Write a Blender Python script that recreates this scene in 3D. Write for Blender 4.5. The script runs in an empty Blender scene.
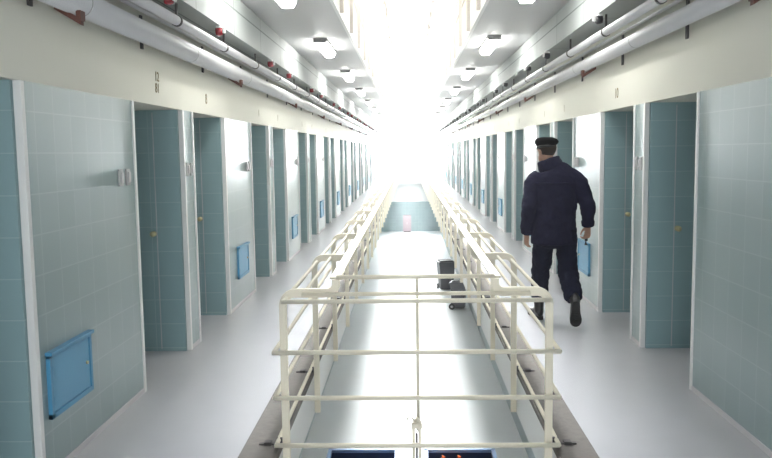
import bpy, bmesh, math, random
from mathutils import Vector, Matrix
random.seed(7)
S = bpy.context.scene
COL = S.collection

# ------------------------------------------------------------ camera
F_PX, CAMZ = 770.0, 1.65
yaw, pitch, roll = math.radians(1.77989), math.radians(5.687), -math.radians(0.78)
fw = Vector((-math.sin(yaw)*math.cos(pitch), math.cos(yaw)*math.cos(pitch), -math.sin(pitch)))
rt = Vector((math.cos(yaw), math.sin(yaw), 0)); up = rt.cross(fw)
r2 = rt*math.cos(roll)+up*math.sin(roll); u2 = -rt*math.sin(roll)+up*math.cos(roll)
cd = bpy.data.cameras.new('camera'); cam = bpy.data.objects.new('camera', cd); COL.objects.link(cam)
m = Matrix((( r2.x, u2.x, -fw.x, 0), (r2.y, u2.y, -fw.y, 0), (r2.z, u2.z, -fw.z, CAMZ), (0, 0, 0, 1)))
cam.matrix_world = m
cd.sensor_width = 36; cd.lens = F_PX/772*36; cd.clip_start = .05; cd.clip_end = 200
S.camera = cam

# ------------------------------------------------------------ world, light levels, exposure
S.view_settings.view_transform = 'Standard'; S.view_settings.look = 'None'
S.view_settings.gamma = 1; S.view_settings.use_curve_mapping = False
S.view_settings.exposure = 1.0
world = bpy.data.worlds.new('world'); S.world = world; world.use_nodes = True
bg = world.node_tree.nodes['Background']; bg.inputs[0].default_value = (.85, .93, 1, 1); bg.inputs[1].default_value = .3
SKYLIGHT, END_WINDOW, LAMP, BACK_FILL = 20.0, 120.0, 13.0, 4.5
HAZE = 0.0025
vs = world.node_tree.nodes.new('ShaderNodeVolumeScatter'); vs.inputs['Density'].default_value = HAZE; vs.inputs['Anisotropy'].default_value = .7
world.node_tree.links.new(vs.outputs[0], world.node_tree.nodes['World Output'].inputs['Volume'])   # faint haze in the whole hall

# ------------------------------------------------------------ measures
XL, XR = -1.87, 1.92            # wall faces
FL, FR = -.735, .788             # void edge faces
CX = (FL+FR)/2
P = 3.9                         # rhythm of the cells
Y0, YE = -2.0, 49.0
HEAD = 2.02; CEIL = 3.15; SLAB = .31; LOW = -3.4; TOP = 10.6
DEEP = .9
NP = 12

# ------------------------------------------------------------ helpers
def mat(name, col, rough=.5, metal=0, emit=None, es=0, bump=0, bscale=30, spec=.5, var=0, coat=0):
    m = bpy.data.materials.new(name); m.use_nodes = True
    nt = m.node_tree; b = nt.nodes['Principled BSDF']
    b.inputs['Base Color'].default_value = (*col, 1); b.inputs['Roughness'].default_value = rough
    b.inputs['Metallic'].default_value = metal; b.inputs['Specular IOR Level'].default_value = spec
    b.inputs['Coat Weight'].default_value = coat
    if emit: b.inputs['Emission Color'].default_value = (*emit, 1); b.inputs['Emission Strength'].default_value = es
    if bump or var:
        geo = nt.nodes.new('ShaderNodeNewGeometry')
        n = nt.nodes.new('ShaderNodeTexNoise'); n.inputs['Scale'].default_value = bscale; n.inputs['Detail'].default_value = 4
        nt.links.new(geo.outputs['Position'], n.inputs['Vector'])
        if bump:
            bp = nt.nodes.new('ShaderNodeBump'); bp.inputs['Strength'].default_value = bump; bp.inputs['Distance'].default_value = .01
            nt.links.new(n.outputs['Fac'], bp.inputs['Height']); nt.links.new(bp.outputs[0], b.inputs['Normal'])
        if var:
            mx = nt.nodes.new('ShaderNodeMix'); mx.data_type = 'RGBA'
            mx.inputs[6].default_value = (*[c*(1-var) for c in col], 1); mx.inputs[7].default_value = (*[min(1, c*(1+var)) for c in col], 1)
            nt.links.new(n.outputs['Fac'], mx.inputs[0]); nt.links.new(mx.outputs[2], b.inputs['Base Color'])
    return m

def grid_mat(name, c1, c2, mortar, w, h, ms, rough, offset=0, shift=(0, 0), coat=0, bumpy=.15):
    """tiles laid by world position: along the wall and up"""
    m = bpy.data.materials.new(name); m.use_nodes = True
    nt = m.node_tree; N = nt.nodes; L = nt.links; b = N['Principled BSDF']
    geo = N.new('ShaderNodeNewGeometry'); sp = N.new('ShaderNodeSeparateXYZ'); sn = N.new('ShaderNodeSeparateXYZ')
    L.new(geo.outputs['Position'], sp.inputs[0]); L.new(geo.outputs['True Normal'], sn.inputs[0])
    def mth(op, a, bb):
        k = N.new('ShaderNodeMath'); k.operation = op
        for i, v in enumerate((a, bb)):
            if v is None: continue
            if isinstance(v, (int, float)): k.inputs[i].default_value = v
            else: L.new(v, k.inputs[i])
        return k.outputs[0]
    def mixf(f, a, bb):
        k = N.new('ShaderNodeMix'); L.new(f, k.inputs[0]); L.new(a, k.inputs[2]); L.new(bb, k.inputs[3]); return k.outputs[0]
    nx = mth('GREATER_THAN', mth('ABSOLUTE', sn.outputs[0], None), .5)
    nz = mth('GREATER_THAN', mth('ABSOLUTE', sn.outputs[2], None), .5)
    u = mixf(nx, sp.outputs[0], sp.outputs[1])
    v = mixf(nz, sp.outputs[2], sp.outputs[1])
    cb = N.new('ShaderNodeCombineXYZ'); L.new(mth('ADD', u, shift[0]), cb.inputs[0]); L.new(mth('ADD', v, shift[1]), cb.inputs[1])
    br = N.new('ShaderNodeTexBrick'); br.offset = offset; br.inputs['Scale'].default_value = 1
    br.inputs['Color1'].default_value = (*c1, 1); br.inputs['Color2'].default_value = (*c2, 1); br.inputs['Mortar'].default_value = (*mortar, 1)
    br.inputs['Brick Width'].default_value = w; br.inputs['Row Height'].default_value = h; br.inputs['Mortar Size'].default_value = ms
    br.inputs['Mortar Smooth'].default_value = .2
    L.new(cb.outputs[0], br.inputs['Vector']); L.new(br.outputs['Color'], b.inputs['Base Color'])
    bp = N.new('ShaderNodeBump'); bp.inputs['Strength'].default_value = bumpy; bp.inputs['Distance'].default_value = .003; bp.invert = True
    L.new(br.outputs['Fac'], bp.inputs['Height']); L.new(bp.outputs[0], b.inputs['Normal'])
    b.inputs['Roughness'].default_value = rough; b.inputs['Coat Weight'].default_value = coat; b.inputs['Coat Roughness'].default_value = .34
    return m

class MB:
    def __init__(s): s.bm = bmesh.new(); s.mi = 0
    def box(s, x0, x1, y0, y1, z0, z1):
        x0, x1 = sorted((x0, x1)); y0, y1 = sorted((y0, y1)); z0, z1 = sorted((z0, z1))
        v = [s.bm.verts.new(p) for p in ((x0,y0,z0),(x1,y0,z0),(x1,y1,z0),(x0,y1,z0),(x0,y0,z1),(x1,y0,z1),(x1,y1,z1),(x0,y1,z1))]
        for q in ((0,3,2,1),(4,5,6,7),(0,1,5,4),(1,2,6,5),(2,3,7,6),(3,0,4,7)):
            f = s.bm.faces.new([v[i] for i in q]); f.material_index = s.mi
        return s
    def prism(s, pts, a, b, plane='XZ'):
        """extrude a polygon between a and b along the third axis"""
        def P3(p, t):
            return (p[0], t, p[1]) if plane == 'XZ' else ((t, p[0], p[1]) if plane == 'YZ' else (p[0], p[1], t))
        A = [s.bm.verts.new(P3(p, a)) for p in pts]; B = [s.bm.verts.new(P3(p, b)) for p in pts]
        n = len(pts)
        fs = [s.bm.faces.new(A), s.bm.faces.new(B[::-1])]
        for i in range(n): fs.append(s.bm.faces.new((A[i], B[i], B[(i+1) % n], A[(i+1) % n])))
        for f in fs: f.material_index = s.mi
        return s
    def loft(s, rings, seg=16, cap=True):
        """rings: (centre, ra, rb[, axis_a, axis_b]) ellipses"""
        R = []
        n = len(rings)
        for i, r in enumerate(rings):
            c = Vector(r[0])
            if len(r) > 3: a, b = Vector(r[3]).normalized(), Vector(r[4]).normalized()
            else:
                d = (Vector(rings[min(i+1, n-1)][0])-Vector(rings[max(i-1, 0)][0])).normalized()
                ref = Vector((1, 0, 0)) if abs(d.x) < .9 else Vector((0, 0, 1))
                b = d.cross(ref).normalized(); a = b.cross(d).normalized()
            R.append([s.bm.verts.new(c+a*r[1]*math.cos(2*math.pi*k/seg)+b*r[2]*math.sin(2*math.pi*k/seg)) for k in range(seg)])
        for i in range(n-1):
            for k in range(seg):
                f = s.bm.faces.new((R[i][k], R[i][(k+1) % seg], R[i+1][(k+1) % seg], R[i+1][k])); f.smooth = True; f.material_index = s.mi
        if cap:
            for q in (R[0][::-1], R[-1]):
                f = s.bm.faces.new(q); f.material_index = s.mi
        return s
    def tube(s, pts, r, seg=10): return s.loft([(p, r, r) for p in pts], seg)
    def ball(s, c, rx, ry, rz, rot=None, seg=20):
        M = Matrix.Translation(c) @ (rot or Matrix()) @ Matrix.Diagonal((rx, ry, rz, 1))
        g = bmesh.ops.create_uvsphere(s.bm, u_segments=seg, v_segments=seg//2+2, radius=1, matrix=M)
        for v in g['verts']:
            for f in v.link_faces: f.smooth = True; f.material_index = s.mi
        return s
    def build(s, name, mats, parent=None, bevel=0, loc=None):
        bmesh.ops.recalc_face_normals(s.bm, faces=s.bm.faces)
        me = bpy.data.meshes.new(name); s.bm.to_mesh(me); s.bm.free()
        for q in (mats if isinstance(mats, (list, tuple)) else [mats]): me.materials.append(q)
        o = bpy.data.objects.new(name, me); COL.objects.link(o)
        if parent: o.parent = parent
        if loc: o.location = loc
        if bevel:
            md = o.modifiers.new('bevel', 'BEVEL'); md.width = bevel; md.segments = 2; md.limit_method = 'ANGLE'
        return o

def tag(o, label, cat, group=None, kind=None):
    if label: o['label'] = label
    if cat: o['category'] = cat
    if group: o['group'] = group
    if kind: o['kind'] = kind
    return o
def empty(name, loc=(0, 0, 0)):
    o = bpy.data.objects.new(name, None); o.location = loc; o.empty_display_size = .1; COL.objects.link(o); return o
def struct(o, label=None):
    o['kind'] = 'structure'
    if label: o['label'] = label
    return o
def copy_tree(o, parent=None):
    c = o.copy(); COL.objects.link(c)
    if parent: c.parent = parent
    for ch in [q for q in bpy.data.objects if q.parent == o]: copy_tree(ch, c)
    return c
ORD = ['first', 'second', 'third', 'fourth', 'fifth', 'sixth', 'seventh', 'eighth', 'ninth', 'tenth', 'eleventh', 'twelfth', 'thirteenth',
       'fourteenth', 'fifteenth', 'sixteenth', 'seventeenth', 'eighteenth', 'nineteenth', 'twentieth', 'twenty-first', 'twenty-second', 'twenty-third', 'twenty-fourth']

# ------------------------------------------------------------ materials
TILE = grid_mat('teal_tile', (.225, .315, .33), (.25, .34, .355), (.32, .405, .415), .205, .205, .0035, .38, shift=(.06, -.03), coat=.8)
DOORT = grid_mat('teal_door_tile', (.265, .39, .415), (.285, .41, .43), (.37, .49, .50), .41, .205, .003, .3, shift=(.1, -.03))
CREAM = mat('cream_plaster', (.72, .71, .63), .7, bump=.08, bscale=60, var=.03)
WHITE = mat('white_paint', (.80, .80, .79), .45)
CEILM = mat('grey_ceiling_paint', (.57, .57, .57), .5, bump=.03, bscale=20, var=.02)
FLOORM = mat('grey_resin_floor', (.47, .47, .50), .30, bump=.02, bscale=6, var=.05, spec=.4)
LFLOOR = mat('pale_lower_floor', (.76, .78, .78), .65, bump=.02, bscale=3, var=.03)
KERB = mat('worn_stone_kerb', (.135, .12, .11), .75, bump=.2, bscale=25, var=.3)
RAIL = CREAMRAIL = mat('cream_enamel', (.86, .80, .66), .4)
SHADOWRAIL = mat('shadow_toned_cream_enamel', (.64, .58, .54), .6)  # cream rail enamel darkened, mesh shadows put into the colour
DUCTM = grid_mat('duct_panel', (.36, .39, .38), (.39, .42, .41), (.16, .18, .17), 1.30, 2.0, .009, .65, shift=(.5, 1.0))
PIPE = mat('pale_pipe_cover', (.66, .66, .68), .3, metal=.25)
DARK = mat('dark_bracket', (.05, .045, .045), .6)
RUST = mat('rusty_bracket', (.13, .05, .035), .7)
BLUE = mat('blue_hatch_paint', (.08, .30, .50), .4, coat=.1)
BLUED = mat('blue_hatch_door_paint', (.10, .34, .54), .4, coat=.1)
BRASS = mat('brass', (.55, .50, .30), .35, metal=.7)
PLATE = mat('grey_switch_plastic', (.55, .54, .55), .5)
PLATEB = mat('pale_switch_plastic', (.62, .60, .62), .45)
REDL = mat('red_lens', (.24, .012, .02), .2, coat=.5)
BLACKL = mat('black_lens', (.02, .02, .025), .3)
INK = mat('ochre_stencil_ink', (.22, .17, .07), .8)
GLASSE = mat('daylit_frosted_glass', (.9, .9, .9), .5, emit=(.93, .97, 1), es=END_WINDOW)
GLASSU = mat('upper_daylit_frosted_glass', (.9, .9, .9), .5, emit=(.93, .97, 1), es=END_WINDOW*.35)
SKYE = mat('daylit_roof_glass', (.9, .9, .9), .5, emit=(.95, .98, 1), es=SKYLIGHT)
BACKE = mat('back_fill_glow', (.9, .9, .9), .5, emit=(.93, .97, 1), es=BACK_FILL)  # glow of the added fill panel behind the camera
LAMPE = mat('lit_lamp_diffuser', (.9, .9, .9), .5, emit=(1, .99, .95), es=LAMP)
HOUSE = mat('grey_lamp_housing', (.35, .35, .35), .5)

# ------------------------------------------------------------ walls
def sides():
    return (('left', XL, -1), ('right', XR, 1))
tn = dn = bn = 0
for side, X, s in sides():
    w = MB(); hd = MB(); bb = MB()
    xo = X+s*DEEP
    edges = []
    for k in range(-1, NP):
        a0, a1, b0, b1 = 5.22+P*k, 6.36+P*k, 6.66+P*k, 7.80+P*k
        if k == -1: b1 = 3.70
        nxt = 5.22+P*(k+1)
        if k == -1: w.box(X, xo, Y0, a0, 0, HEAD)
        w.box(X, xo, a1, b0, 0, HEAD); bb.box(X-s*.006, X, a1+.02, b0-.02, 0, .035)
        w.box(X, xo, b1, min(nxt, YE), 0, HEAD); bb.box(X-s*.006, X, b1+.02, min(nxt, YE)-.02, 0, .035)
        for (n0, n1) in ((a0, a1), (b0, b1)):
            # white corner mouldings round the recess
            t = MB()
            t.box(X-s*.010, X+s*.03, n1-.010, n1+.028, 0, HEAD)
            t.box(X-s*.010, X+s*.04, n0-.028, n0+.008, 0, HEAD)
            tn += 1; struct(t.build('trim_%d' % tn, WHITE, bevel=.004))
            # door leaf on the far jamb, faces the walkway's near end
            d = MB(); d.box(X+s*.032, xo, n1-.03, n1-.001, 0, HEAD)
            d.mi = 1; d.box(X+s*.235, X+s*.241, n1-.033, n1-.0295, 0.02, HEAD-.02)
            dn += 1; do = struct(d.build('door_%d' % dn, [DOORT, PLATE]))
            kb = MB(); kx = X+s*.262
            kb.loft([((kx, n1-.03, 1.0), .022, .022), ((kx, n1-.036, 1.0), .022, .022), ((kx, n1-.040, 1.0), .009, .009), ((kx, n1-.055, 1.0), .009, .009),
                     ((kx, n1-.062, 1.0), .020, .020), ((kx, n1-.075, 1.0), .024, .024), ((kx, n1-.086, 1.0), .018, .018), ((kx, n1-.09, 1.0), .006, .006)], 14)
            ko = kb.build('knob', BRASS, do); ko['label'] = 'small round brass knob'
    w.box(xo, xo+s*.12, Y0, YE, 0, HEAD)
    hd.box(X, xo+s*.12, Y0, YE, HEAD, CEIL)
    struct(w.build('wall_%s' % side, TILE), 'teal tiled cell wall on the %s' % side)
    struct(hd.build('wall_upper_%s' % side, CREAM), 'cream plaster band over the cell doors on the %s' % side)
    struct(bb.build('baseboard_%s' % side, PLATEB))
    # floor slab, kerb, fascia
    fx = FL if s < 0 else FR
    struct(MB().box(xo+s*.12, fx+s*.215, Y0, YE, -.28, 0).build('floor_%s' % side, FLOORM), 'grey walkway floor on the %s' % side)
    tn += 1; struct(MB().box(fx+s*.001, fx+s*.215, Y0, YE, -.28, .012).build('trim_%d' % tn, KERB, bevel=.006), 'worn stone kerb at the edge of the %s walkway' % side)
    tn += 1; struct(MB().box(fx, fx+s*.02, Y0, YE, -.31, -.02).build('trim_%d' % tn, WHITE))
    # the slabs above
    for i, z in enumerate((CEIL, 6.7)):
        struct(MB().box(xo+s*.12, fx, Y0, YE, z, z+SLAB).build('ceiling_%s' % side if i == 0 else 'ceiling_upper_%s' % side, CEILM), 'grey underside of the gallery above on the %s' % side)
        tn += 1; struct(MB().box(fx-s*.004, fx+s*.03, Y0, YE, z-.01, z+SLAB+.02).build('trim_%d' % tn, WHITE))
    # upper storeys and lower storey
    struct(MB().box(X, xo, Y0, YE, CEIL+SLAB, 6.7).build('wall_second_storey_%s' % side, CREAM))
    struct(MB().box(X, xo, Y0, YE, 6.7+SLAB, TOP).build('wall_third_storey_%s' % side, CREAM))
    lw = MB(); lw.box(X, X+s*.2, Y0, YE, LOW, LOW+2.0); lw.mi = 1; lw.box(X, X+s*.2, Y0, YE, LOW+2.0, -.28)
    struct(lw.build('wall_lower_%s' % side, [TILE, CREAM]))
struct(MB().box(XL-.2, XR+.2, Y0, YE, LOW-.1, LOW).build('floor_lower', LFLOOR), 'pale shiny floor of the storey below')
struct(MB().box(FL+.001, FR-.001, Y0, 3.9, -.28, 0).build('floor_bridge', FLOORM))
# far end wall with its tall window
ew = MB()
wx0, wx1, wz0, wz1 = -1.15, 1.2, 1.05, 3.0
x0, x1 = XL-.9, XR+.9
for (a, b, c, d, mi) in ((x0, wx0, 0, 2.4, 0), (wx1, x1, 0, 2.4, 0), (wx0, wx1, 0, wz0, 0), (x0, wx0, 2.4, wz1, 1), (wx1, x1, 2.4, wz1, 1), (x0, x1, wz1, 3.6, 1),
                        (x0, x1, LOW, -1.5, 0), (x0, x1, -1.5, 0, 1), (x0, wx0, 3.6, TOP, 1), (wx1, x1, 3.6, TOP, 1), (wx0, wx1, 9.9, TOP, 1)):
    ew.mi = mi; ew.box(a, b, YE, YE+.25, c, d)
struct(ew.build('wall_far', [TILE, WHITE]), 'far end wall with a teal tiled dado')
def window(n, x0, x1, y, z0, z1, gm, nx, nz, label):
    g = MB(); g.box(x0, x1, y, y+.02, z0, z1)
    o = struct(g.build('window_%d' % n, gm), label)
    f = MB()
    for i in range(nx+1):
        x = x0+(x1-x0)*i/nx; f.box(x-.02, x+.02, y-.03, y, z0, z1)
    for i in range(nz+1):
        z = z0+(z1-z0)*i/nz; f.box(x0, x1, y-.032, y-.001, z-.02, z+.02)
    f.build('window_frame', WHITE, o)
window(1, wx0, wx1, YE+.08, wz0, wz1, GLASSE, 4, 3, 'tall bright frosted window at the far end')
window(2, wx0, wx1, YE+.08, 3.6, 9.9, GLASSU, 4, 8, 'tall bright frosted window over the far end')
# roof with a long daylit glass strip
rs = MB(); YS = 6.6
rs.box(x0, x1, Y0, YS, TOP, TOP+.2); rs.box(x0, XL+.25, YS, YE+.25, TOP, TOP+.2); rs.box(XR-.25, x1, YS, YE+.25, TOP, TOP+.2)
struct(rs.build('ceiling_roof', WHITE))
sg = MB(); sg.box(XL+.25, XR-.25, YS, YE+.2, TOP+.1, TOP+.13)
so = struct(sg.build('window_3', SKYE), 'long glazed rooflight over the hall')
sb = MB()
for i in range(30): sb.box(XL+.25, XR-.25, YS+i*1.45, YS+i*1.45+.06, TOP+.02, TOP+.1)
sb.box(CX-.03, CX+.03, YS, YE, TOP, TOP+.1)
sb.build('glazing_bar', WHITE, so)
# near end: landing decks above the camera and the wall behind it
struct(MB().box(FL+.005, FR-.005, Y0, 5.2, CEIL, CEIL+SLAB).build('ceiling_landing', CEILM))
nb = MB(); nb.box(x0, x1, Y0-.25, Y0, LOW, 0); nb.box(x0, -1.4, Y0-.25, Y0, 0, 3.15); nb.box(1.4, x1, Y0-.25, Y0, 0, 3.15); nb.box(-1.4, 1.4, Y0-.25, Y0, 0, .9); nb.box(-1.4, 1.4, Y0-.25, Y0, 2.6, 3.15)
nb.box(x0, x1, Y0-.25, Y0, 3.15, TOP)
struct(nb.build('wall_near', CREAM))
g = MB().box(-1.4, 1.4, Y0-.14, Y0-.12, .9, 2.6); struct(g.build('window_4', BACKE), 'added glowing fill panel behind the near landing')  # unseen panel added as fill light for faces turned to the camera

# ------------------------------------------------------------ railings
def post_mesh(s):
    """cranked flat-plate post, side s; origin at the void edge, floor level"""
    # outline in (out, z): out = distance from void face towards the middle of the void
    w = .042
    o0 = .004
    pts = [(o0, -.30), (o0+w, -.30), (o0+w, .80)]
    for k in range(1, 5):
        a = math.pi-k*math.pi/2/4; pts.append((o0+w+.045+.045*math.cos(a), .805+.05*math.sin(a)))
    pts += [(.280, .855), (.310, .86), (.328, .875), (.340, .90), (.344, .92), (.344, .955), (.302, .955), (.302, .925), (.295, .912), (.282, .905)]
    pts += [(o0+.095, .905)]
    for k in range(1, 6):
        a = math.pi/2+k*math.pi/2/5; pts.append((o0+.095+.095*math.cos(a), .810+.095*math.sin(a)))
    m = MB(); q = [(-s*a, b) for a, b in pts]
    m.prism(q, -.012, .012, 'XZ')
    return m
def railing(side, s, z, y_first, n, name, label, brackets=True, paint=None):
    RAIL = paint or CREAMRAIL
    fx = FL if s < 0 else FR
    root = empty(name, (fx, y_first, z))
    tag(root, label, 'railing')
    p0 = post_mesh(s).build('post', RAIL, root, bevel=.003)
    br = None
    if brackets:
        b = MB(); b.box(s*.02, s*.13, -.012, .012, .012, .02); b.box(s*.06, s*.10, -.022, .022, .012, .03); b.box(0, s*.03, -.01, .01, .012, .05)
        br = b.build('foot_bracket', DARK, p0); br['label'] = 'black foot bracket bolted to the kerb'
    for i in range(1, n):
        c = p0.copy(); COL.objects.link(c); c.parent = root; c.location = (0, 1.44*i, 0)
        if br:
            b2 = br.copy(); COL.objects.link(b2); b2.parent = c
    L = 1.44*(n-1)+.2
    def at(o): return -s*o
    yf = -.09
    for o, zz in ((.045, .852), (.145, .877)):
        y1 = yf-.02 if o < .1 else -.03
        MB().tube([(at(o), y1, zz), (at(o), L, zz)], .0115).build('handrail', RAIL, root)
    MB().box(at(.290), at(.345), 0, L, .955, .967).build('top_rail', RAIL, root, bevel=.003)
    for zz in (.565, .31, .04):
        MB().tube([(at(-.018), yf, zz), (at(-.018), L, zz)], .0125).build('guard_rail', RAIL, root)
    return root
YP = 4.2
NPOST = 31
railing('left', -1, 0, YP, NPOST, 'gallery_railing', 'long cream steel railing between the left walkway and the central opening')
railing('right', 1, 0, YP, NPOST, 'gallery_railing', 'long cream steel railing between the walkway with the walking man and the opening')
for z, w in ((CEIL+SLAB, 'first gallery overhead'), (6.7+SLAB, 'highest gallery')):
    for side, s in (('left', -1), ('right', 1)):
        n = 27; y0 = YP+1.44*1
        r = railing(side, s, z, y0+1.44*2, n-1, 'upper_gallery_railing', 'washed-out cream railing along the %s side of the %s' % (side, w), brackets=False, paint=SHADOWRAIL)
# barrier across the near end of the opening
root = empty('crossing_barrier', (CX, YP, 0)); tag(root, 'cream steel barrier crossing the near end of the central opening', 'railing')
def cross(xa, xb, y, z, r, name):
    pts = [(xa-CX, y-YP, z), (xb-CX, y-YP, z)]
    return MB().tube(pts, r).build(name, RAIL, root)
cross(FL+.045-.01, FR-.045+.01, YP-.11, .852, .0125, 'top_rail')
cross(FL+.145-.01, FR-.145+.01, YP-.03, .877, .0115, 'top_rail')
cross(FL+.325, FR-.325, YP, .966, .0125, 'top_rail')
for zz in (.565, .31, .04): cross(FL-.026, FR+.022, YP-.09, zz, .0135, 'guard_rail')
MB().tube([(.01, -.02, .10), (.01, -.02, .96)], .009).build('centre_rod', RAIL, root)
lp = MB()
for dx in (-.022, .012): lp.box(dx-.003, dx+.012, -.05, -.02, -.5, .14)
lp.loft([((-.0285, -.035, .135), .001, .02), ((-.02, -.035, .15), .01, .02), ((0, -.035, .168), .02, .02), ((.02, -.035, .15), .01, .02), ((.0275, -.035, .135), .001, .02)], 10)
lp.box(-.03, .03, -.052, -.018, .12, .15)
lpo = lp.build('latch_post', RAIL, root, bevel=.003)
MB().tube([(-.01, -.045, .165), (-.03, -.045, .185), (-.045, -.045, .185), (-.052, -.045, .17)], .004).build('hook', RAIL, lpo)
MB().box(-.005, .005, -.045, -.03, -.5, .09).build('latch_slot', DARK, lpo)
# barriers at the far end
for z, lab in ((0, 'small far barrier of pale bars closing the opening below the bright window'), (CEIL+SLAB, 'pale barred barrier closing the far end of the gallery overhead')):
    r = empty('end_barrier', (CX, YE-.6, z)); tag(r, lab, 'railing')
    for zz in (.05, .28, .5, .72, .95): MB().tube([(FL-CX+.02, 0, zz), (FR-CX-.02, 0, zz)], .022).build('guard_rail', PLATE, r)
    for xx in (-.45, -.22, 0, .22, .45): MB().box(xx-.02, xx+.02, -.01, .01, -.3, .95).build('post', PLATE, r)
    struct(MB().box(FL+.001, FR-.001, YE-.6, YE, z-.28, z).build('floor_far_landing', FLOORM if z == 0 else CEILM))

# ------------------------------------------------------------ services under the ceiling
ZD = 2.76
for side, X, s in sides():
    XD = s*1.62
    zd = ZD if s < 0 else 2.80
    d = MB(); d.box(XD, X-s*.002, Y0, YE, zd, CEIL-.015)
    tag(d.build('service_duct', DUCTM), 'grey panelled service duct boxed under the ceiling on the %s' % side, 'duct')
    dj = MB()
    zb = 2.472 if s < 0 else 2.51; pr_ = .072 if s < 0 else .060
    xb = X-s*.105
    r = empty('heating_pipe', (xb, 0, zb)); tag(r, 'thick pale lagged pipe running low along the %s wall' % side, 'pipe')
    MB().tube([(0, Y0, 0), (0, YE-.02, 0)], pr_, 20).build('pipe_cover', PIPE, r)
    jm = MB()
    k = 0; y = 3.4
    pr = None
    for k in range(28):
        y = .63+1.6*k
        if pr is None:
            b = MB(); b.box(s*.088, s*.10, -.02, .02, -.115 if s > 0 else -.08, .15)
            pr = b.build('wall_strap', DARK, r); pr.location = (0, y, 0)
        else:
            c = pr.copy(); COL.objects.link(c); c.parent = r; c.location = (0, y, 0)
    jr = None
    for k in range(20):
        if jr is None:
            jr = MB().loft([((0, -.006, 0), pr_+.0012, pr_+.0012), ((0, .006, 0), pr_+.0012, pr_+.0012)], 20).build('joint_band', HOUSE, r); jr.location = (0, 4.2, 0)
        else:
            c = jr.copy(); COL.objects.link(c); c.parent = r; c.location = (0, 4.2+2.1*k, 0)
    sr = None
    for k in range(12):
        if sr is None:
            b = MB(); b.prism([(s*.09, -.02), (s*.09, -.05), (s*-.05, -.135), (s*-.05, -.105)], -.018, .018); b.box(s*-.055, s*-.03, -.03, .03, -.11, -.06)
            sr = b.build('support_arm', RUST, r); sr.location = (0, 4.1, 0)
        else:
            c = sr.copy(); COL.objects.link(c); c.parent = r; c.location = (0, 4.1+3.9*k, 0)
    # upper slim pipe
    xu = s*1.70; zu = 2.635 if s < 0 else 2.655
    r = empty('slim_pipe', (xu, 0, zu)); tag(r, 'slimmer silver pipe with black clamps beneath the %s duct' % side, 'pipe')
    MB().tube([(0, Y0, 0), (0, YE-.02, 0)], .036, 16).build('pipe_body', PIPE, r)
    cr = None
    for k in range(30):
        y = (5.69 if s < 0 else 5.28)-1.44*3+1.46*k
        if cr is None:
            b = MB(); b.loft([((0, -.016, 0), .042, .042), ((0, .016, 0), .042, .042)], 16)
            b.box(-.008, .008, -.01, .01, .038, zd-zu)
            cr = b.build('clamp', DARK, r); cr.location = (0, y, 0)
        else:
            c = cr.copy(); COL.objects.link(c); c.parent = r; c.location = (0, y, 0)
    xc = X-s*.035
    tag(MB().tube([(xc, Y0, zu+.015), (xc, YE-.02, zu+.015)], .014).build('conduit', PIPE), 'thin conduit tucked against the %s wall above the thick pipe' % side, 'conduit')

# call lights under the duct edge
def call_light(lens):
    r = empty('call_light')
    b = MB(); b.loft([((0, 0, 0), .030, .030), ((0, 0, -.02), .030, .030)], 16); b.build('base', WHITE, r)
    l = MB(); l.loft([((0, .0, -.02), .036, .036), ((0, 0, -.05), .038, .038), ((0, 0, -.075), .032, .032), ((0, 0, -.085), .015, .015)], 16); l.build('lens', lens, r)
    c = MB(); c.box(.028, .05, -.018, .018, -.06, -.02); c.build('cover', WHITE, r)
    return r
for side, X, s in sides():
    proto = None
    k = 0
    for i in range(NP):
        for j, yy in enumerate((5.36, 6.78)):
            if i > 10: continue
            if proto is None: proto = call_light(REDL if s < 0 else BLACKL); o = proto
            else: o = copy_tree(proto)
            o.location = (s*1.635, yy+P*i, (ZD if s < 0 else 2.80)); o.rotation_euler.z = 0 if s < 0 else math.pi
            tag(o, '%s call light under the %s duct, %s counting from the camera' % ('red' if s < 0 else 'black', side, ORD[k]), 'call light', 'call lights under the %s duct' % side)
            k += 1

# ceiling lamps
lampp = None
for side, xx in (('left', -1.15), ('right', 1.13)):
    for i in range(11):
        if lampp is None:
            lampp = empty('ceiling_lamp')
            h = MB(); h.box(-.085, .085, -.62, .62, -.03, 0); h.build('housing', HOUSE, lampp, bevel=.004)
            d = MB(); d.prism([(-.08, -.03), (-.08, -.06), (-.055, -.105), (.055, -.105), (.08, -.06), (.08, -.03)], -.60, .60); d.build('diffuser', LAMPE, lampp)
            
            for ya in (-.63, .60): MB().box(-.087, .087, ya, ya+.03, -.06, 0).build('end_cap', HOUSE, lampp)
            o = lampp
        else: o = copy_tree(lampp)
        o.location = (xx, 6.95+3.93*i, CEIL)
        tag(o, 'lit fluorescent lamp on the %s walkway ceiling, %s from the camera' % (side, ORD[i]), 'lamp', 'fluorescent lamps over the %s walkway' % side)

# ------------------------------------------------------------ hatches and switches
def hatch_tree():
    r = empty('wall_hatch')
    # frame on the wall, x out of the wall (+), y along, z up; origin lower near corner
    f = MB(); W_, H_, T = .52, .345, .022
    f.box(0, T, 0, W_, 0, .028); f.box(0, T, 0, W_, H_-.028, H_); f.box(0, T, 0, .028, 0, H_); f.box(0, T, W_-.028, W_, 0, H_)
    f.box(0, T+.016, -.006, W_+.006, H_-.010, H_+.008)
    fo = f.build('frame', BLUE, r, bevel=.002)
    MB().box(.002, .016, .03, W_-.03, .03, H_-.03).build('door', BLUED, r, bevel=.003)
    k = MB(); k.loft([((.016, W_-.07, H_*.52), .010, .010), ((.026, W_-.07, H_*.52), .010, .010)], 12); k.build('lock', BRASS, r)
    g = MB()
    for z in (.09, .25): g.tube([(.018, .03, z-.02), (.018, .03, z+.02)], .005)
    g.build('hinge', BLUE, r)
    return r
hp = None
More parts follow.
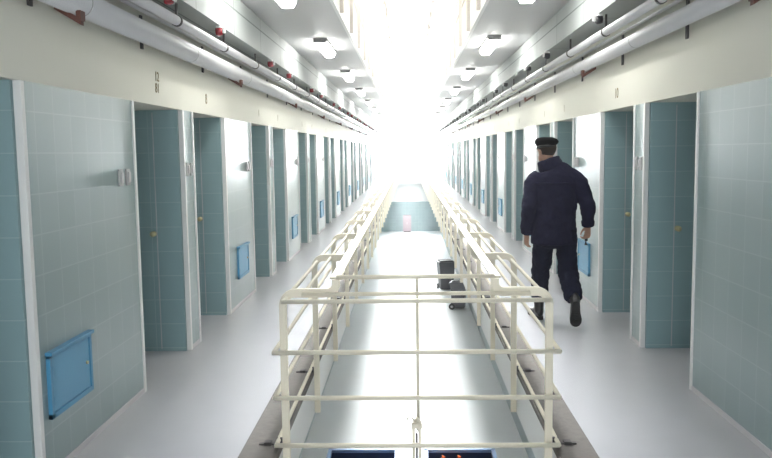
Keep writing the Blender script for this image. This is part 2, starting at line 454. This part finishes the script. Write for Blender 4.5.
for side, X, s in sides():
    for i in range(0, 11):
        y = 8.20+P*(i-1)
        if i == 0:
            if s > 0: continue
            y = 3.80
        if hp is None: hp = hatch_tree(); o = hp
        else: o = copy_tree(hp)
        o.location = (X, y, .30)
        if s > 0: o.scale.x = -1
        tag(o, 'blue metal hatch low on the %s tiled wall, %s from the camera' % (side, ORD[i if s < 0 else i-1]), 'hatch', 'blue hatches on the %s wall' % side)
sp = None
def switch():
    r = empty('switch_plate')
    MB().box(0, .014, -.034, .034, -.055, .055).build('plate', PLATE, r, bevel=.006)
    MB().box(.014, .024, -.02, .02, -.035, .035).build('button', PLATEB, r, bevel=.004)
    return r
for side, X, s in sides():
    k = 0
    for i in range(0, 8):
        for (yy, z) in ((4.93, 1.51), (5.055, 1.51), (6.445, 1.53), (6.57, 1.53)):
            y = yy+P*i
            if s > 0 and i == 0 and yy < 5.1: continue
            if sp is None: sp = switch(); o = sp
            else: o = copy_tree(sp)
            o.location = (X, y, z)
            if s > 0: o.scale.x = -1
            k += 1
            where = 'before' if yy < 5.1 else 'between'
            nm = ORD[i]
            which = 'nearer' if yy in (4.93, 6.445) else 'farther'
            if where == 'before': lab = 'grey %s-side switch plate just before the %s pair of cell doors, %s of two' % (side, nm, which)
            else: lab = 'grey %s-side switch plate between the %s pair of cell doors, %s of two' % (side, nm, which)
            tag(o, lab, 'switch', 'switch plates on the %s wall' % side)

# cell numbers stencilled over the doors
def text_mesh(name, body, size, X, s, y, z):
    c = bpy.data.curves.new(name, 'FONT'); c.body = body; c.size = size; c.align_x = 'CENTER'; c.extrude = .0008; c.space_line = .85
    t = bpy.data.objects.new(name+'_tmp', c); COL.objects.link(t)
    dg = bpy.context.evaluated_depsgraph_get(); me = bpy.data.meshes.new_from_object(t.evaluated_get(dg)); bpy.data.objects.remove(t)
    me.materials.clear(); me.materials.append(INK)
    o = bpy.data.objects.new(name, me); COL.objects.link(o)
    # face towards the corridor
    o.rotation_euler = (math.pi/2, 0, math.pi/2 if s < 0 else -math.pi/2)
    o.location = (X-s*.0015, y, z)
    return o
for side, X, s in sides():
    k = 0
    for i in range(0, 6):
        for j, yy in enumerate((5.76, 7.15)):
            y = yy+P*i
            if s < 0 and i == 0 and j == 0: o = text_mesh('cell_number', '12\n81', .10, X, s, y, 2.20)
            elif s < 0 and i == 0: o = text_mesh('cell_number', '8', .13, X, s, y, 2.12)
            elif s > 0 and i == 0 and j == 1: o = text_mesh('cell_number', '10', .13, X, s, y+.1, 2.12)
            elif s > 0 and i == 0: continue
            else: o = text_mesh('cell_number', '1', .12, X, s, y, 2.12)
            k += 1
            tag(o, 'painted cell number over the %s, %s from the camera' % ('left-hand cell doors' if s < 0 else 'right-hand cell doors', ORD[k-1]), 'number', 'cell numbers on the %s wall' % side)

# ------------------------------------------------------------ things on the lower floor
BINB = mat('blue_container_plastic', (.28, .42, .68), .4); NAVY = mat('navy_container_lining', (.015, .04, .12), .5)
BGREY = mat('charcoal_bin_plastic', (.045, .047, .055), .45); BGREY2 = mat('grey_bin_plastic', (.10, .10, .11), .45); RUB = mat('black_rubber', (.02, .02, .02), .8)
ORANGE = mat('orange_plastic_bag', (.75, .16, .03), .5)
def container(x, y, label):
    r = empty('rolling_container', (x, y, LOW)); tag(r, label, 'container', None)
    m = MB(); w, d, h, t = .45, .45, 1.10, .025
    m.box(-w, w, -d, d, .14, .17)
    for q in ((-w, -w+t, -d, d), (w-t, w, -d, d), (-w, w, -d, -d+t), (-w, w, d-t, d)): m.box(q[0], q[1], q[2], q[3], .14, h-.03)
    m.build('tub', NAVY, r)
    m = MB()
    for q in ((-w-.02, -w+.03, -d-.02, d+.02), (w-.03, w+.02, -d-.02, d+.02), (-w-.02, w+.02, -d-.02, -d+.03), (-w-.02, w+.02, d-.03, d+.02)): m.box(q[0], q[1], q[2], q[3], h-.04, h)
    m.build('rim', BINB, r)
    MB().box(-w+.03, w-.03, -d+.03, d-.03, h-.17, h-.15).build('liner', NAVY, r)
    for sx in (-1, 1):
        for sy in (-1, 1):
            m = MB(); m.tube([(sx*.36-.02, sy*.36, .07), (sx*.36+.02, sy*.36, .07)], .07, 16); m.box(sx*.36-.03, sx*.36+.03, sy*.36-.02, sy*.36+.02, .10, .15); m.build('wheel', RUB, r)
    return r
container(-.65, 9.5, 'blue-rimmed navy open container on the lower floor, left of the centre post, empty')
container(.63, 9.5, 'blue-rimmed navy open container on the lower floor, right of the centre post, with orange bags')
for i, (x, y, rr) in enumerate(((.40, 9.70, .08), (.60, 9.68, .085), (.48, 9.5, .08))):
    b = MB(); b.ball((0, 0, 0), rr, rr*1.1, rr*.7, seg=14)
    for v in b.bm.verts: v.co *= 1+.18*math.sin(v.co.x*90+v.co.y*70+i)
    b.loft([((0, 0, rr*.6), .02, .02), ((0, 0, rr*.95), .01, .01), ((.01, 0, rr*1.2), .028, .02)], 8)
    o = b.build('orange_bag', ORANGE, loc=(x, y, LOW+.95+rr*.72))
    tag(o, ('small knotted orange bag in the right container, at its far left', 'small knotted orange bag in the right container, nearest its middle', 'small knotted orange bag in the right container, nearest the camera')[i], 'bag', 'orange bags')
def wheelie(x, y, w, d, h, m1, label, lid_open, rot=0):
    r = empty('wheeled_bin', (x, y, LOW)); r.rotation_euler.z = rot; tag(r, label, 'bin')
    b = MB(); a = .80
    lo = [(-w*a/2, -d*a/2), (w*a/2, -d*a/2), (w*a/2, d*a/2), (-w*a/2, d*a/2)]
    hi = [(-w/2, -d/2), (w/2, -d/2), (w/2, d/2), (-w/2, d/2)]
    L0 = [b.bm.verts.new((*p, .05)) for p in lo]; H0 = [b.bm.verts.new((*p, h*.92)) for p in hi]
    I0 = [b.bm.verts.new((p[0]*.92, p[1]*.92, h*.92)) for p in hi]; I1 = [b.bm.verts.new((p[0]*.88, p[1]*.88, .10)) for p in lo]
    b.bm.faces.new(L0[::-1])
    for i in range(4):
        j = (i+1) % 4
        b.bm.faces.new((L0[i], L0[j], H0[j], H0[i])); b.bm.faces.new((H0[i], H0[j], I0[j], I0[i])); b.bm.faces.new((I0[i], I0[j], I1[j], I1[i]))
    b.bm.faces.new(I1)
    b.build('bin_body', m1, r, bevel=.01)
    MB().box(-w/2-.025, w/2+.025, -d/2-.025, -d/2-.001, h*.86, h*.93).build('rim', m1, r, bevel=.006)
    l = MB(); l.box(-w/2-.03, w/2+.03, -d/2-.03, d/2+.03, h*.925, h*.96); l.box(-w/2+.04, w/2-.04, -d/2+.04, d/2-.04, h*.96, h); l.build('lid', m1, r, bevel=.012)
    MB().tube([(-w/2, d/2+.06, h*.9), (w/2, d/2+.06, h*.9)], .016).build('handle', m1, r)
    for sx in (-1, 1):
        q = MB(); q.tube([(sx*(w*a/2+.005), d*a/2, .10), (sx*(w*a/2+.05), d*a/2, .10)], .10, 20); wo = q.build('wheel', RUB, r)
        q = MB(); q.tube([(sx*(w*a/2+.05), d*a/2, .10), (sx*(w*a/2+.056), d*a/2, .10)], .04, 14); q.build('hub', PLATE, wo)
wheelie(1.30, 28.0, .56, .62, 1.10, BGREY, 'taller charcoal wheeled bin on the lower floor beyond the smaller grey one', 0, .15)
wheelie(1.55, 24.5, .40, .48, .92, BGREY2, 'smaller grey wheeled bin on the lower floor, nearer the camera', 0, 1.35)
PINKG = mat('pink_grey_cabinet', (.42, .33, .36), .5)
r = empty('cabinet', (-.17, YE-.25, LOW)); tag(r, 'pink-grey cabinet against the far wall of the lower floor', 'cabinet')
MB().box(-.26, .26, -.22, .22, .05, 1.05).build('body', PINKG, r, bevel=.005)
for dx in (-.128, .128):
    d = MB(); d.box(dx-.12, dx+.12, -.24, -.221, .08, 1.02); do = d.build('door', PINKG, r, bevel=.004)
    MB().box(dx-math.copysign(.09, dx)-.008, dx-math.copysign(.09, dx)+.008, -.26, -.24, .5, .62).build('handle', PLATE, do)
MB().box(-.22, .22, -.18, .18, 0, .05).build('plinth', DARK, r)

# ------------------------------------------------------------ the walking man
SKIN = mat('skin', (.42, .24, .17), .5); HAIR = mat('dark_brown_hair', (.035, .022, .015), .8, bump=.5, bscale=200)
JACK = mat('navy_jacket_cloth', (.012, .012, .033), .9, bump=.5, bscale=28, spec=.2); TROU = mat('dark_navy_trouser_cloth', (.009, .011, .028), .9, bump=.25, bscale=40, spec=.2)
BOOTM = mat('black_boot_leather', (.018, .018, .02), .35); SOLE = mat('dark_grey_rubber_sole', (.03, .03, .03), .8, bump=.4, bscale=90)
BERET = mat('black_felt', (.005, .005, .006), .95, spec=.1); STEEL = mat('steel', (.3, .3, .3), .3, metal=1)
man = empty('person', (1.35, 7.22, 0))
tag(man, 'person in dark navy jacket, trousers, boots and black beret, seen from behind walking away', 'person')
PO = Vector((1.35, 7.22, 0))
def pb(mb, name, m_, voxel=None, smooth=3, wr=0, wscale=.06, parent=None, bevel=0):
    for v in mb.bm.verts: v.co -= PO
    o = mb.build(name, m_, parent or man, bevel=bevel)
    if voxel:
        for p in o.data.polygons: p.use_smooth = True
        rm = o.modifiers.new('remesh', 'REMESH'); rm.mode = 'VOXEL'; rm.voxel_size = voxel; rm.use_smooth_shade = True
        sm = o.modifiers.new('smooth', 'SMOOTH'); sm.factor = .6; sm.iterations = smooth
        if wr:
            tx = bpy.data.textures.new('folds_'+name, 'CLOUDS'); tx.noise_scale = wscale; tx.noise_depth = 2
            dm = o.modifiers.new('folds', 'DISPLACE'); dm.texture = tx; dm.strength = wr; dm.mid_level = .5; dm.texture_coords = 'LOCAL'
    return o
V = Vector
shL, elL, wrL = V((1.165, 7.25, 1.415)), V((1.105, 7.16, 1.13)), V((1.105, 7.26, .875))
shR, elR, wrR = V((1.555, 7.25, 1.42)), V((1.64, 7.13, 1.15)), V((1.655, 7.18, .945))
hpL, knL, anL = V((1.27, 7.22, .90)), V((1.25, 7.36, .49)), V((1.262, 7.50, .11))
hpR, knR, anR = V((1.45, 7.20, .90)), V((1.478, 7.19, .50)), V((1.508, 6.985, .235))
hc = V((1.285, 7.285, 1.635))
turn = Matrix.Rotation(math.radians(28), 4, 'Z')     # looks a little to his left
def limb(mb, a, b, c, ra, rb, rc, seg=14, over=0):
    mb.loft([(a, ra, ra), (a.lerp(b, .3), ra*.97, ra*.97), (a.lerp(b, .7), (ra*.4+rb*.6), (ra*.4+rb*.6)), (b, rb, rb), (b.lerp(c, .3), rb*.98, rb*.98), (b.lerp(c, .7), rb*.35+rc*.65, rb*.35+rc*.65), (c, rc, rc)], seg)
# body: one surface
b = MB()
b.loft([((1.36, 7.2, .80), .13, .09), ((1.36, 7.2, .90), .16, .11), ((1.36, 7.21, 1.05), .135, .095), ((1.36, 7.22, 1.22), .155, .11), ((1.36, 7.24, 1.36), .175, .11), ((1.355, 7.25, 1.44), .13, .08), ((1.33, 7.26, 1.49), .065, .06), ((1.30, 7.275, 1.56), .056, .058), ((1.287, 7.28, 1.62), .055, .06)], 20)
limb(b, shL, elL, wrL, .048, .038, .026); limb(b, shR, elR, wrR, .048, .038, .026)
limb(b, hpL, knL, anL, .08, .055, .035); limb(b, hpR, knR, anR, .08, .055, .035)
b.tube([anL, anL+V((0, .06, -.06)), anL+V((0, .17, -.075))], .03); b.tube([anR, anR+V((.01, .02, -.09)), anR+V((.02, .10, -.19))], .03)
# head: skull, jaw, nose, ears
b.ball(hc+V((0, 0, .035)), .075, .094, .092, turn, 24); b.ball(hc+turn @ V((0, .028, -.055)), .056, .062, .062, turn, 20)
b.ball(hc+turn @ V((0, .098, -.015)), .012, .016, .024, turn, 12)
b.ball(hc+turn @ V((0, .088, -.062)), .024, .010, .008, turn, 10); b.ball(hc+turn @ V((0, .078, -.098)), .022, .016, .014, turn, 10)
for sx in (-1, 1):
    b.ball(hc+turn @ V((sx*.076, -.004, -.008)), .009, .02, .032, turn @ Matrix.Rotation(sx*.3, 4, 'Z'), 12)
    b.ball(hc+turn @ V((sx*.032, .078, .022)), .018, .012, .007, turn, 10)
def hand(mb, w, d, pal, side, curl, length=.175):
    """w wrist, d pointing down the hand, pal = direction the palm faces, side = towards the thumb"""
    d = d.normalized(); side = side.normalized(); pal = pal.normalized()
    pc = w+d*.055
    mb.loft([(w-d*.03, .026, .020, side, pal), (w, .028, .018, side, pal), (w+d*.03, .036, .017, side, pal), (w+d*.07, .041, .015, side, pal), (w+d*.09, .038, .012, side, pal)], 14)
    for i, (off, ln) in enumerate(((.030, .070), (.010, .078), (-.010, .073), (-.029, .058))):
        p = w+d*.080+side*off; q = [p]; ang = curl*.35
        for j, fr in enumerate((.45, .32, .23)):
            dirv = d*math.cos(ang)+pal*math.sin(ang); p = p+dirv*ln*fr*1.05; q.append(p); ang += curl
        rr = (.0092, .0088, .008, .0068)
        mb.loft([(q[k], rr[k], rr[k]) for k in range(4)], 8); mb.ball(q[3], .0066, .0066, .0066, None, 8)
        mb.ball(q[1], .0088, .0088, .0088, None, 8); mb.ball(q[2], .008, .008, .008, None, 8)
    t0 = w+d*.022+side*.028; t1 = t0+(d*.7+side*.6+pal*.3).normalized()*.036; t2 = t1+(d*.9+side*.05+pal*.5).normalized()*.03; t3 = t2+(d*.9-side*.25+pal*.6).normalized()*.022
    mb.loft([(t0, .013, .013), (t1, .0115, .0115), (t2, .0095, .0095), (t3, .007, .007)], 8); mb.ball(t3, .007, .007, .007, None, 8)
dl = V((-.05, .12, -1)); dr = V((.0, .05, -1))
hand(b, wrL, dl, V((.9, .35, 0)), V((-.35, .9, .1)), .55)
hand(b, wrR, dr, V((-.75, .55, 0)), V((-.55, .8, .05)), .95)
pb(b, 'body', SKIN, .0055, 1)
# eyes
for sx in (-1, 1):
    e = MB(); e.ball(hc+turn @ V((sx*.032, .086, .008)), .010, .008, .007, turn, 10); pb(e, 'eye', WHITE)
# hair: cropped back and sides
h = MB(); h.ball(hc+turn @ V((0, -.012, .040)), .081, .094, .092, turn, 28)
bm = h.bm
inv = turn.inverted()
dead = [v for v in bm.verts if (lambda q: (q.z < -.048) or (q.y > .045 and q.z < .05) or (abs(q.x) > .05 and q.y > -.01 and q.z < .015))(inv @ (v.co-hc))]
bmesh.ops.delete(bm, geom=dead, context='VERTS')
ho = pb(h, 'hair', HAIR); sd = ho.modifiers.new('thickness', 'SOLIDIFY'); sd.thickness = .006; sd.offset = -1
# beret
h = MB(); tilt = turn @ Matrix.Rotation(math.radians(-7), 4, 'X') @ Matrix.Rotation(math.radians(6), 4, 'Y')
bc = hc+V((-.003, -.004, .068))
def bt(x, y, z): return bc+tilt @ V((x, y, z))
ax, ay = tilt @ V((1, 0, 0)), tilt @ V((0, 1, 0))
h.loft([(bt(0, 0, -.032), .083, .098, ax, ay), (bt(0, 0, -.012), .085, .100, ax, ay), (bt(.002, 0, .004), .100, .110, ax, ay), (bt(.003, 0, .022), .112, .118, ax, ay), (bt(.000, 0, .042), .104, .112, ax, ay), (bt(-.006, 0, .056), .078, .088, ax, ay), (bt(-.008, 0, .062), .03, .04, ax, ay)], 28)
pb(h, 'beret', BERET, .006, 2, wr=.006, wscale=.05)
h = MB(); h.loft([(bt(0, 0, -.038), .0845, .0995, ax, ay), (bt(0, 0, -.020), .0865, .1015, ax, ay)], 28); pb(h, 'beret_band', mat('black_leather_band', (.01, .01, .012), .4))
# trousers
t = MB()
t.loft([((1.35, 7.20, .74), .155, .105), ((1.355, 7.20, .82), .185, .13), ((1.36, 7.20, .92), .185, .13), ((1.36, 7.21, 1.0), .165, .12)], 22)
t.loft([(hpL+V((-.002, 0, .02)), .105, .115), (hpL.lerp(knL, .4), .100, .105), (hpL.lerp(knL, .8), .090, .093), (knL, .086, .09), (knL.lerp(anL, .3), .084, .09), (knL.lerp(anL, .65), .080, .082), (anL+V((0, -.01, .13)), .080, .080), (anL+V((0, -.005, .09)), .066, .068)], 18)
t.loft([(hpR+V((.002, 0, .02)), .105, .115), (hpR.lerp(knR, .4), .098, .105), (hpR.lerp(knR, .8), .092, .095), (knR, .090, .092), (knR.lerp(anR, .3), .089, .093), (knR.lerp(anR, .6), .088, .088), (knR.lerp(anR, .78), .080, .080), (knR.lerp(anR, .86), .066, .066)], 18)
t.ball(knR.lerp(anR, .72)+V((.045, .03, 0)), .04, .045, .05)
pb(t, 'trousers', TROU, .009, 4, wr=.035, wscale=.07)
# jacket
j = MB()
j.loft([((1.345, 7.20, .775), .212, .15), ((1.345, 7.20, .81), .215, .152), ((1.345, 7.20, .92), .207, .148), ((1.35, 7.205, 1.06), .198, .142), ((1.352, 7.215, 1.20), .208, .145), ((1.355, 7.23, 1.32), .225, .142), ((1.355, 7.24, 1.40), .222, .125), ((1.352, 7.25, 1.445), .185, .105), ((1.345, 7.255, 1.475), .13, .09), ((1.33, 7.26, 1.50), .09, .08)], 28)
for (a, e_, w_, f) in ((shL, elL, wrL, -1), (shR, elR, wrR, 1)):
    a2 = a+V((-f*.03, 0, -.015))
    j.loft([(a2+V((-f*.07, 0, .015)), .06, .07), (a2+V((-f*.02, 0, .005)), .078, .085), (a2.lerp(e_, .12), .086, .09), (a.lerp(e_, .3), .082, .086), (a.lerp(e_, .7), .072, .078), (e_, .070, .078), (e_.lerp(w_, .35), .068, .074), (e_.lerp(w_, .75), .062, .066), (w_.lerp(e_, .06), .055, .058)], 18)
pb(j, 'jacket', JACK, .009, 4, wr=.026, wscale=.09)
k = MB()
k.loft([((1.335, 7.255, 1.465), .115, .10), ((1.322, 7.262, 1.50), .118, .105), ((1.308, 7.268, 1.54), .112, .10), ((1.300, 7.272, 1.565), .103, .094), ((1.300, 7.272, 1.568), .080, .075), ((1.31, 7.27, 1.53), .075, .07)], 24)
pb(k, 'collar', JACK, .008, 3, wr=.016, wscale=.05)
k = MB(); pts = []
for i in range(17):
    a = math.pi+math.pi*(.06+.88*i/16); pts.append((1.355+.232*math.cos(a), 7.233+.150*math.sin(a), 1.348))
k.tube(pts, .006, 8); pb(k, 'yoke_seam', JACK)
for w_, e_ in ((wrL, elL), (wrR, elR)):
    k = MB(); d_ = (w_-e_).normalized(); k.loft([(w_-d_*.05, .058, .060), (w_-d_*.04, .062, .064), (w_-d_*.005, .058, .060), (w_+d_*.002, .05, .052)], 18); pb(k, 'cuff', JACK)
wt = MB(); d_ = dl.normalized(); wt.loft([(wrL+d_*.004, .031, .024), (wrL+d_*.018, .031, .024)], 14); pb(wt, 'wristwatch', STEEL)
# boots
def boot(M, name_label):
    bt_ = MB()
    # local: y forward, z up, origin at heel centre on the ground
    def q(y, z): return (0, y, z)
    X_ = (1, 0, 0); Z_ = (0, 0, 1)
    bt_.loft([(q(-.035, .055), .028, .032, X_, Z_), (q(0, .060), .036, .042, X_, Z_), (q(.05, .062), .039, .046, X_, Z_), (q(.11, .055), .043, .038, X_, Z_), (q(.17, .047), .049, .030, X_, Z_), (q(.215, .042), .046, .024, X_, Z_), (q(.245, .037), .028, .015, X_, Z_)], 18)
    bt_.loft([(q(.015, .06), .045, .055, X_, (0, 1, 0)), (q(.018, .11), .044, .056, X_, (0, 1, 0)), (q(.015, .16), .048, .058, X_, (0, 1, 0)), (q(.010, .215), .054, .060, X_, (0, 1, 0))], 18)
    for v in bt_.bm.verts: v.co = M @ v.co
    bo = pb(bt_, 'boot', BOOTM, .006, 3)
    so_ = MB(); out = []
    prof = [(-.048, .0), (-.042, .022), (-.02, .034), (.03, .037), (.08, .036), (.12, .042), (.17, .051), (.21, .048), (.24, .034), (.256, .012)]
    out = [(x, y) for y, x in prof]+[(-x, y) for y, x in prof[::-1]]
    out = out[1:-1] if out[0] == out[-1] else out
    seen = []
    for p in out:
        if p not in seen and (p[0] != 0 or p[0] == 0 and (0, p[1]) not in seen): seen.append(p)
    so_.prism(seen, .0, .026, 'XY')
    hl = [(x*.98, y) for x, y in seen if y < .055]
    so_.prism(hl, -.010, .002, 'XY') if len(hl) > 3 else None
    for i in range(8):
        y = .085+.02*i; so_.box(-.030, .030, y, y+.009, -.008, .002)
    for v in so_.bm.verts: v.co = M @ v.co
    for v in so_.bm.verts: v.co -= PO
    so_.build('sole', SOLE, bo, bevel=.002)
boot(Matrix.Translation((1.262, 7.475, .010)) @ Matrix.Rotation(math.radians(10), 4, 'Z'), 'left')
MR = Matrix.Translation((1.49, 6.895, .258)) @ Matrix.Rotation(math.radians(-8), 4, 'Z') @ Matrix.Rotation(math.radians(-3), 4, 'Y') @ Matrix.Rotation(math.radians(-60), 4, 'X') @ Matrix.Scale(1.06, 4)
boot(MR, 'right')
# keys in the right hand
kr = empty('key_bunch', (wrR.x-.015, wrR.y+.03, .845)); tag(kr, 'small dark bunch of keys hanging from the walking person\'s right hand', 'keys')
c = MB(); c.tube([(.018*math.cos(a*.5236), 0, .018*math.sin(a*.5236)) for a in range(13)], .002, 6); c.build('key_ring', STEEL, kr)
for i, (dx, rr) in enumerate(((.004, .05), (.012, -.25))):
    c = MB(); c.tube([(dx, -.003+.006*i, -.022), (dx+rr*.06, -.003+.006*i, -.085)], .004, 8); c.box(dx-.010, dx+.010, -.005+.006*i, -.001+.006*i, -.045, -.020); c.box(dx+rr*.05, dx+rr*.05+.012, -.005+.006*i, -.001+.006*i, -.082, -.068)
    c.build('key', DARK, kr)
